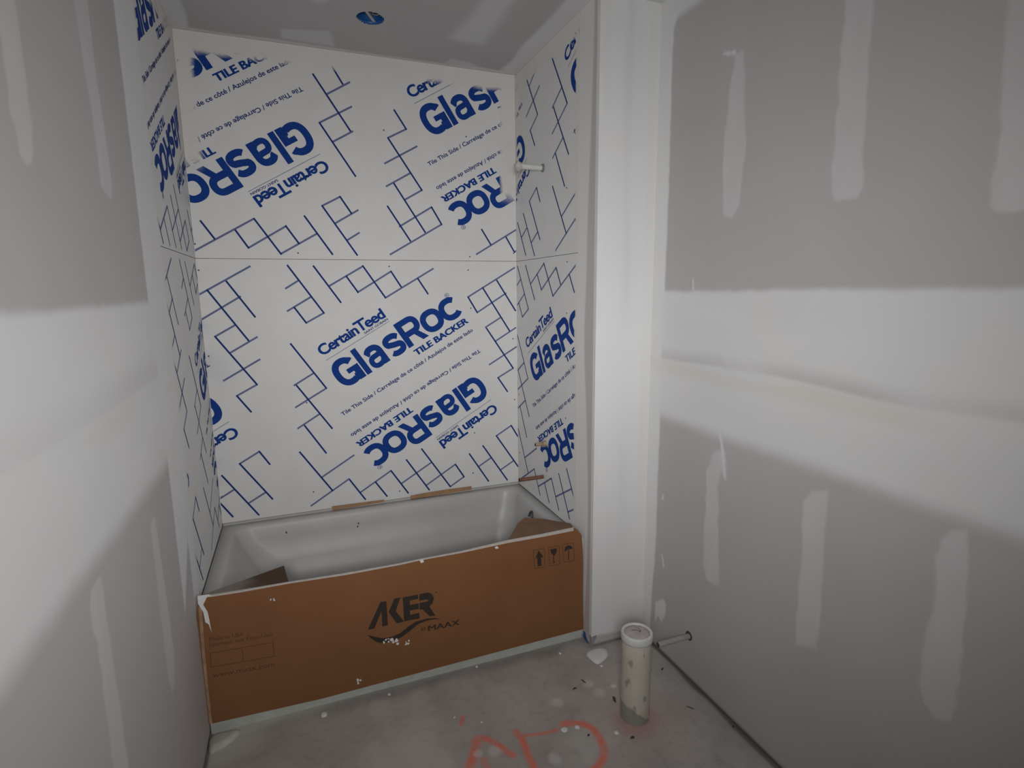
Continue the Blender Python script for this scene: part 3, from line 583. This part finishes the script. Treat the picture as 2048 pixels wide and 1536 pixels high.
sh = mesh_obj('shell', local(V, TUB), Fs, M_tub, parent=tub, smooth=True)
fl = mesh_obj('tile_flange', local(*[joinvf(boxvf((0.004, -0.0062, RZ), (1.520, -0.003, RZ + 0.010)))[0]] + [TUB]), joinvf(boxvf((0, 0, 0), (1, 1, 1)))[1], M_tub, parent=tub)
ap = mesh_obj('apron', local(boxvf((0.003, -0.7765, 0.0), (1.521, -0.745, 0.41))[0], TUB), boxvf((0, 0, 0), (1, 1, 1))[1], M_skirt, parent=tub)
ap['label'] = 'dusty white skirt showing below the carton'
bm = tube_bm([(1.447 + 0.012 * math.sin(t), -0.345 + 0.020 * math.cos(t), 0.425 + 0.034 * math.sin(t)) for t in [math.pi * (0.0 + k / 10) for k in range(11)]], [0.0035] * 11, 8)
bm = tube_bm([(1.452 + 0.006 * math.sin(t), -0.345 + 0.012 * math.cos(t), 0.425 + 0.026 * math.sin(t)) for t in [math.pi * (0.0 + k / 10) for k in range(11)]], [0.0028] * 11, 8, bm=bm)
for q in bm.verts: q.co -= Vector(TUB)
of = bm_obj('overflow_trim', bm, M_screw, tub, smooth=True)
for k, (x, z) in enumerate([(0.62, 0.42), (0.615, 0.405), (0.28, 0.43)]):
    bm = bmesh.new(); bmesh.ops.create_icosphere(bm, subdivisions=2, radius=0.006)
    for q in bm.verts: q.co = Vector((x + q.co.x * .6, -0.066 + q.co.y * .35 - (RZ - .07 - z) * 0.12, z + q.co.z)) - Vector(TUB)
    o = bm_obj('dirt_spot', bm, simple('dirt_%d' % k, (0.12, 0.06, 0.035), 0.8), tub)
# ------------------------------------------------------------------ carton covering the tub front
def carton_mat():
    m, nt, b = new_mat('brown_cardboard', 0.62)
    f = noise(nt, 4, 4); g = noise(nt, 90, 3)
    c = mixc(nt, rng(nt, f, 0.3, 0.7, 0, 1), (0.205, 0.084, 0.030), (0.235, 0.100, 0.038))
    c = mixc(nt, rng(nt, g, 0.55, 0.8, 0, 0.10), c, (0.26, 0.13, 0.065))
    nt.links.new(c, b.inputs['Base Color']); bump(nt, b, g, 0.08, 0.0006); return m
M_card = carton_mat()
M_card_in = simple('cardboard_inside', (0.205, 0.110, 0.058), 0.8, 0.1, 18)
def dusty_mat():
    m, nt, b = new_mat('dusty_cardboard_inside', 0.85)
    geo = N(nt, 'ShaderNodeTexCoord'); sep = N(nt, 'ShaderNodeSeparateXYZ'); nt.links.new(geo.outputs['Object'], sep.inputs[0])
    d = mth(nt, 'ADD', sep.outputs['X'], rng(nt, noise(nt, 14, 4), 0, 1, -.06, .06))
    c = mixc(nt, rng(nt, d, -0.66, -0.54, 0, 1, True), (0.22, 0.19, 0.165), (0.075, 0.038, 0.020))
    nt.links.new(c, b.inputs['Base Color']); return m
M_card_dusty = dusty_mat()
M_tape = simple('white_torn_tape', (0.52, 0.47, 0.43), 0.6, 0.10, 50)
YC = -0.787
CAR = (0.76, YC, 0.04)
carton = thing('carton_front', 'brown printed cardboard carton sheet covering the front of the bathtub', 'cardboard', CAR)
V, Fs = extrude_poly(CARTON_EDGE, YC, YC + 0.0045, lambda a, b, d: (a, d, b)); I = [0] * len(Fs)
Fs = [f[::-1] for f in Fs]
def ink(vf, mat_i, lift=0.0004):
    k = len(V); V.extend([(x, YC - lift - 0.00003 * (len(I) % 7), z) for x, z in vf[0]]); Fs.extend([tuple(k + i for i in f) for f in vf[1]]); I.extend([mat_i] * len(vf[1]))
for P in LOGO + ICONS: ink((P, [tuple(range(len(P)))]), 1)
def outline(P, w): return ribbon(P, w, closed=True)
for P in ICON_FRAMES: ink(outline(P, 0.0016), 1, 0.0003)
def slanted(s, a, b, h, off, mat_i, cap=0.70):
    v, f = fit(s, 0, 1, 0, h, off, cap=cap)
    ink(([(a[0] + (b[0] - a[0]) * x, a[1] + (b[1] - a[1]) * x + y) for x, y in v], f), mat_i)
T_ = CARTON_TEXT
slanted('BY', *T_['BY'], 0.0125, 0.012, 1)
for dx in (-0.0012, 0.0012):
    (a0, b0), (a1, b1) = T_['MAAX']; slanted('MAAX', (a0 + dx, b0), (a1 + dx, b1), 0.024, 0.0, 1)
slanted('Made in USA', *T_['MADE'], 0.017, 0.0, 2); slanted('Fabriqu\u00e9 aux \u00c9tats-Unis', *T_['FAB'], 0.015, 0.0, 2)
slanted('www.maax.com', *T_['WWW'], 0.021, 0.0, 2)
ink(outline(CARTON_BOX[:4], 0.0022), 2, 0.0003); ink(ribbon(CARTON_BOX[4:], 0.0022), 2, 0.0003)
mesh_obj('front_panel', local(V, CAR), Fs, [M_card, M_ink, M_fade], I, carton)
def flap(P, mat, lab):
    v = [Vector(p) for p in P]; n = (v[1] - v[0]).cross(v[2] - v[0]).normalized() * 0.004; k = len(v)
    if n.z < 0: n = -n
    V = [tuple(p) for p in v] + [tuple(p - n) for p in v]
    o = mesh_obj('flap', local(V, CAR), [tuple(range(k)), tuple(range(k, 2 * k))[::-1]] + [(i, k + i, k + (i + 1) % k, (i + 1) % k) for i in range(k)], mat, parent=carton); o['label'] = lab
    return o
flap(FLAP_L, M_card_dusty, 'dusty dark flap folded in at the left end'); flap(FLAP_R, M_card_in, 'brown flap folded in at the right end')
# torn white tape along the top edge
top = CARTON_EDGE[:11]
tp = []
for i, (x, z) in enumerate(top):
    tp.append((x, z))
low = [(x, z - (0.004 + 0.010 * max(0, (x - 0.9) / 0.6) + random.uniform(0, .0025))) for x, z in top]
n = len(top)
V = [(x, YC - 0.0006, z + 0.0008) for x, z in top] + [(x, YC - 0.0006, z) for x, z in low] + [(x, YC + 0.0052, z + 0.0008) for x, z in top]
mesh_obj('edge_tape', local(V, CAR), [(i, n + i, n + i + 1, i + 1) for i in range(n - 1)] + [(2 * n + i, i, i + 1, 2 * n + i + 1) for i in range(n - 1)], M_tape, parent=carton)
e = CARTON_EDGE[-5:] + [CARTON_EDGE[0]]
n = len(e); V = [(x + 0.006, YC - 0.0008, z) for x, z in e] + [(x + 0.015 + random.uniform(-.002, .002), YC - 0.0008, z) for x, z in e]
mesh_obj('corner_tape', local(V, CAR), [(i, n + i, n + i + 1, i + 1) for i in range(n - 1)], simple('dusty_clear_tape', (0.36, 0.23, 0.15), 0.45, 0.25, 30), parent=carton)
def fleck(cx, cz, r):
    k = random.randint(6, 9); a0 = random.uniform(0, 6)
    return [(cx + r * random.uniform(.45, 1.25) * math.cos(a0 + t), cz + r * random.uniform(.45, 1.25) * math.sin(a0 + t)) for t in [2 * math.pi * i / k for i in range(k)]]
for si, P in enumerate(SPLASH):
    cx = sum(p[0] for p in P) / len(P); cz = sum(p[1] for p in P) / len(P); R0 = max(math.hypot(p[0] - cx, p[1] - cz) for p in P)
    shapes = [P] if si in (0, 4, 5) else [fleck(cx + random.uniform(-.7, .7) * R0, cz + random.uniform(-.55, .55) * R0, random.uniform(.14, .34) * R0) for _ in range(5)]
    parts = [extrude_poly(q, YC - 0.0022 - 0.0002 * i, YC - 0.0002, lambda a, b, d: (a, d, b)) for i, q in enumerate(shapes)]
    v, f = joinvf(*parts)
    o = mesh_obj('plaster_splash', local(v, CAR), [q[::-1] for q in f], M_mud, parent=carton); o['label'] = 'white splash of plaster'
# brown cardboard packing strips left on the back ledge
def strip(name, pts, label):
    n = len(pts); V = [(x, -0.0085, z0) for x, z0, z1 in pts] + [(x, -0.0085, z1) for x, z0, z1 in pts] + [(x, -0.0055, z0) for x, z0, z1 in pts] + [(x, -0.0055, z1) for x, z0, z1 in pts]
    f = [(i, i + 1, n + i + 1, n + i) for i in range(n - 1)] + [(2 * n + i + 1, 2 * n + i, 3 * n + i, 3 * n + i + 1) for i in range(n - 1)]
    f += [(n + i, n + i + 1, 3 * n + i + 1, 3 * n + i) for i in range(n - 1)] + [(i + 1, i, 2 * n + i, 2 * n + i + 1) for i in range(n - 1)] + [(0, n, 3 * n, 2 * n), (n - 1, 3 * n - 1, 4 * n - 1, 2 * n - 1)]
    o = mesh_obj(name, V, f, simple('packing_cardboard', (0.36, 0.21, 0.11), 0.8, 0.12, 30)); return tag(o, label, 'cardboard', 'packing strips on the tub ledge')
strip('cardboard_strip', [(0.50, RZ + 0.001, 0.508), (0.56, RZ + 0.002, 0.507), (0.66, RZ + 0.004, 0.506), (0.76, RZ + 0.007, 0.5045)], 'short brown cardboard strip on the left of the tub ledge, tapering to the right')
strip('cardboard_strip', [(0.90, RZ + 0.001, 0.506), (0.98, RZ + 0.001, 0.510), (1.10, RZ + 0.003, 0.512), (1.24, RZ + 0.006, 0.511)], 'longer brown cardboard strip on the right of the tub ledge')

# ------------------------------------------------------------------ pipes
def stub(name, label, x0, y, z, r, mat, cat='pipe', dust=False, parts=()):
    loc = (W, y, z); root = thing(name, label, cat, loc)
    bm = bmesh.new(); L = W - x0
    prof = [(-0.010, r), (-L + 0.004, r), (-L, r), (-L, r * 0.82), (-L + 0.03, r * 0.8)]
    tube_bm([(a, 0, 0) for a, _ in prof], [q for _, q in prof], 20, cap=False, bm=bm)
    bm.verts.ensure_lookup_table(); bm.faces.new(bm.verts[-20:])
    bm_obj('pipe', bm, mat, root, smooth=True); return root
sp = stub('shower_pipe', 'white plaster-dusted pipe stub high on the right alcove wall', 1.405, -0.344, 2.144, 0.0125, M_pvc)
bm = tube_bm([(-0.001, 0, 0), (-0.010, 0, 0)], [0.019, 0.015], 20); o = bm_obj('shade_ring', bm, simple('shade_grey', (0.2, 0.2, 0.2), .7), sp, smooth=True)  # grey ring stands in for the dark shadow where the pipe meets the wall
bm = bmesh.new(); bmesh.ops.create_icosphere(bm, subdivisions=3, radius=0.023)
for q in bm.verts: q.co = q.co * (1 + 0.15 * math.sin(q.co.x * 240) * math.sin(q.co.z * 210 + 1)); q.co.x = q.co.x * 0.75 - 0.125
o = bm_obj('plaster_lump', bm, simple('dirty_plaster', (0.52, 0.50, 0.46), .85, .15, 60), sp, smooth=True); o['label'] = 'grey lump of plaster on the open end'
vp = stub('valve_pipe', 'small dull brass pipe stub in the right wall above the copper spout pipe', 1.468, -0.371, 0.817, 0.0085, M_brass)
bm = tube_bm([(-0.0005, 0, 0), (-0.018, 0, 0)], [0.0185, 0.0165], 8); bm_obj('hex_collar', bm, M_brass, vp)
cp = stub('copper_spout_pipe', 'long brown copper pipe stub just above the tub rim on the right', 1.383, -0.364, 0.642, 0.0095, M_copper)

loc = (XR, -1.182, 0.190); sup = thing('supply_pipe', 'grey plastic water pipe stub low on the right wall by the floor', 'pipe', loc)
bm = bmesh.new(); tube_bm([(0.01, 0, 0), (-0.145, 0, 0), (-0.150, 0, 0), (-0.150, 0, 0), (-0.12, 0, 0)], [0.0105, 0.0105, 0.0095, 0.0075, 0.0072], 20, cap=False, bm=bm)
bm.verts.ensure_lookup_table(); bm.faces.new(bm.verts[-20:])
bm_obj('pipe', bm, simple('grey_pipe', (0.36, 0.355, 0.335), .6, .15, 50), sup, smooth=True)
bm = tube_bm([(-0.0008, 0, 0.002), (-0.0016, 0, 0.002)], [0.019, 0.019], 24); o = bm_obj('wall_hole', bm, simple('dark_green_gap', (0.05, 0.075, 0.065), .9), sup); o['label'] = 'dark gap cut around the pipe'
bm = tube_bm([(-0.1502, 0, 0), (-0.1508, 0, 0)], [0.0105, 0.008], 16); o = bm_obj('dark_end', bm, simple('dark_brown_end', (0.09, 0.05, 0.035), .8), sup)  # dark brown disc over the open pipe end

loc = (1.478, -1.272, 0); dp = thing('drain_pipe', 'upright white plastic drain pipe rising from the concrete floor', 'pipe', loc)
def drain_mat():
    m, nt, b = new_mat('dirty_drain_plastic', 0.45)
    tc = N(nt, 'ShaderNodeTexCoord'); sep = N(nt, 'ShaderNodeSeparateXYZ'); nt.links.new(tc.outputs['Object'], sep.inputs[0])
    c = mixc(nt, rng(nt, noise(nt, 9, 4), .35, .7, 0, 1), (0.58, 0.545, 0.47), (0.50, 0.465, 0.395))
    scuff = N(nt, 'ShaderNodeTexNoise'); scuff.inputs['Scale'].default_value = 22; scuff.inputs['Detail'].default_value = 5
    mp = N(nt, 'ShaderNodeMapping'); mp.inputs['Scale'].default_value = (1.6, 1.6, 0.7); nt.links.new(tc.outputs['Object'], mp.inputs['Vector']); nt.links.new(mp.outputs['Vector'], scuff.inputs['Vector'])
    c = mixc(nt, rng(nt, scuff.outputs['Fac'], .60, .66, 0, .75), c, (0.25, 0.235, 0.21))
    edge = mth(nt, 'ADD', sep.outputs['Z'], mth(nt, 'MULTIPLY', sep.outputs['X'], 0.75)); edge = mth(nt, 'ADD', edge, rng(nt, noise(nt, 30, 4), 0, 1, -.03, .03))
    c = mixc(nt, rng(nt, edge, 0.030, 0.036, .9, 0), c, (0.27, 0.265, 0.23))
    nt.links.new(c, b.inputs['Base Color']); return m
PH = 0.345
bm_obj('pipe', lathe_bm([(0.0535, -0.002), (0.0535, PH - 0.05), (0.0535, PH - 0.02)], 56), drain_mat(), dp, smooth=True)
o = bm_obj('rim_ring', lathe_bm([(0.0530, PH - 0.032), (0.0565, PH - 0.030), (0.0580, PH - 0.022), (0.0580, PH - 0.006), (0.0560, PH), (0.0480, PH + 0.001), (0.0455, PH - 0.003), (0.0455, PH - 0.02)], 56), simple('white_rim', (0.60, 0.61, 0.60), .45, .06, 40), dp, smooth=True)
o = bm_obj('plaster_plug', lathe_bm([(0.0456, PH - 0.014), (0.0445, PH - 0.004), (0.036, PH - 0.003), (0.028, PH - 0.001), (0.014, PH - 0.003), (0, PH - 0.002)], 40, jitter=0.0012), simple('dried_plug', (0.46, 0.41, 0.39), .9, .14, 30, bmp=.4), dp, smooth=True)
for a in (0.35, 1.1):
    bm = tube_bm([(0.008 + 0.026 * t * math.cos(a + t), 0.026 * t * math.sin(a + t) - .008, PH - 0.0005 - 0.001 * t) for t in (0, .4, .8, 1.2)], [0.0009] * 4, 6)
    bm_obj('crack', bm, M_screw, dp)

# ------------------------------------------------------------------ ceiling light box
lb = thing('ceiling_light_box', 'blue round electrical box recessed in the ceiling above the bathtub', 'electrical box', (LC[0], LC[1], H))
bm = lathe_bm([(0.0550, 0.0005), (0.0535, 0.0005), (0.0525, 0.012), (0.0515, 0.055), (0, 0.056)], 48); bm_obj('shell', bm, M_blue, lb, smooth=True)
bm = lathe_bm([(0.0570, 0.0570), (0, 0.0575)], 48)
bm.free()
v, f = joinvf(boxvf((-0.050, -0.006, 0.006), (0.050, 0.006, 0.0085)), boxvf((-0.008, -0.006, 0.0085), (0.008, 0.006, 0.03)))
o = mesh_obj('mounting_strap', v, f, M_steel, parent=lb); o.rotation_euler = (0, 0, math.radians(62))
bm = tube_bm([(0.018 * math.cos(t) + .012, 0.022 * math.sin(t), 0.018 + 0.006 * t) for t in [k * .45 for k in range(12)]], [0.0032] * 12, 8); bm_obj('cable', bm, simple('grey_cable', (0.35, 0.33, 0.31), .5), lb, smooth=True)

# ------------------------------------------------------------------ plaster and debris on the floor
def blob(name, P, hgt, label, group=None, mat=M_mud):
    cx = sum(p[0] for p in P) / len(P); cy = sum(p[1] for p in P) / len(P); bm = bmesh.new(); m = len(P) * 3; rings = []
    Q = []
    for i in range(len(P)):
        a, b = P[i], P[(i + 1) % len(P)]; pa, pb = P[i - 1], P[(i + 2) % len(P)]
        for t in (0, 1 / 3, 2 / 3):     # rounded outline through the measured corners
            h = [0.5 * (2 * a[k] + (b[k] - pa[k]) * t + (2 * pa[k] - 5 * a[k] + 4 * b[k] - pb[k]) * t * t + (3 * a[k] - pa[k] - 3 * b[k] + pb[k]) * t ** 3) for k in (0, 1)]; Q.append(h)
    for s, z in ((1, 0), (.97, .35), (.85, .75), (.55, 1.0), (.25, 1.05)):
        rings.append([bm.verts.new(((p[0] - cx) * s, (p[1] - cy) * s, z * hgt * (1 + random.uniform(-.06, .06)))) for p in Q])
    for r, s in zip(rings, rings[1:]):
        for i in range(len(Q)): bm.faces.new((r[i], r[(i + 1) % len(Q)], s[(i + 1) % len(Q)], s[i]))
    bm.faces.new(rings[-1]); bmesh.ops.recalc_face_normals(bm, faces=bm.faces)
    o = bm_obj(name, bm, mat, smooth=True); o.location = (cx, cy, 0); return tag(o, label, 'plaster', group)
blob('plaster_dollop', BLOB, 0.009, 'large white dollop of dried plaster at the foot of the stub wall corner')
hx, hy = FLOOR_STAIN[0][0], FLOOR_STAIN[0][1]
blob('plaster_heap', [(0.004, -0.80), (0.05, -0.792), (0.10, -0.80), (0.085, -0.835), (0.055, -0.86), (0.02, -0.875), (0.004, -0.86)], 0.016, 'pale greenish heap of plaster in the corner of the tub skirt and left wall', mat=simple('greenish_plaster', (0.50, 0.50, 0.43), .85, .12, 30))
CR = ['white plaster crumb on the right of the orange curve\'s top', 'white plaster crumb on the left of the orange curve\'s top', 'white plaster crumb at the front of the drain pipe foot',
      'white plaster crumb close along the middle of the tub skirt', 'tiny white crumb to the right of the single orange dot', 'tiny white crumb to the left of the single orange dot',
      'white plaster crumb near the right end of the tub skirt', 'white plaster smear crumb near the left end of the tub skirt', 'white plaster crumb by the tub skirt below the carton logo', 'tiny plaster crumb just below the large dollop']
for k, (x, y) in enumerate(CRUMBS):
    r = (0.010, 0.012, 0.008, 0.006, 0.004, 0.004, 0.007, 0.013, 0.006, 0.006)[k]
    P = [(x + r * random.uniform(.7, 1.25) * math.cos(t), y + r * random.uniform(.7, 1.25) * math.sin(t)) for t in [k2 * math.pi / 3 for k2 in range(6)]]
    blob('plaster_crumb', P, 0.003 + r * .15, CR[k], 'plaster crumbs on the floor')
DL = ['dark splinter lying left of the drain pipe at mid floor', 'dark flecked scrap left of and below the splinter', 'brown flake leaning against the left of the drain pipe foot', 'dark bit in the pink stain in front of the drain pipe',
      'dark bit inside the orange curve', 'small dark chip to the right of the drain pipe top', 'tiny dark chip touching the right edge of the drain pipe', 'bent dark nail on the floor near the right wall', 'dark chip in the joint between floor and right wall']
M_deb = simple('dark_debris', (0.07, 0.05, 0.04), .8, .3, 60)
for k, (x, y) in enumerate(DEBRIS):
    L, w, a = [(0.028, .006, 1.9), (0.022, .007, .3), (0.03, .012, 1.4), (0.016, .010, .2), (0.012, .007, .6), (0.020, .006, .6), (0.008, .004, 0), (0.032, .004, -.9), (0.012, .006, .8)][k]
    bm = tube_bm([(-L / 2, 0, w * .3), (-L / 4, w * .15, w * .34), (0.0, 0, w * .45), (L / 4, -w * .1, w * .4), (L / 2, w * .1, w * .25)], [w * .18, w * .36, w * .46, w * .38, w * .12], 7)
    for q in bm.verts: q.co.z = max(q.co.z * .8, 0)
    o = bm_obj('debris_chip', bm, M_deb); o.location = (min(x, XR - .012), y, 0); o.rotation_euler = (0, 0, a); tag(o, DL[k], 'debris', 'dark bits of debris on the floor')
# scrap of blue-printed facing showing at the foot of the stub wall
v, f = extrude_poly(BLUE, 0.0002, 0.0012, lambda u, z, d: (W - d, -u, max(z, .001)))
tag(mesh_obj('blue_facing_scrap', v, f, simple('blue_facing', (0.02, 0.075, 0.26), .6)), 'blue scrap of board facing at the foot of the stub wall by the carton', 'scrap')
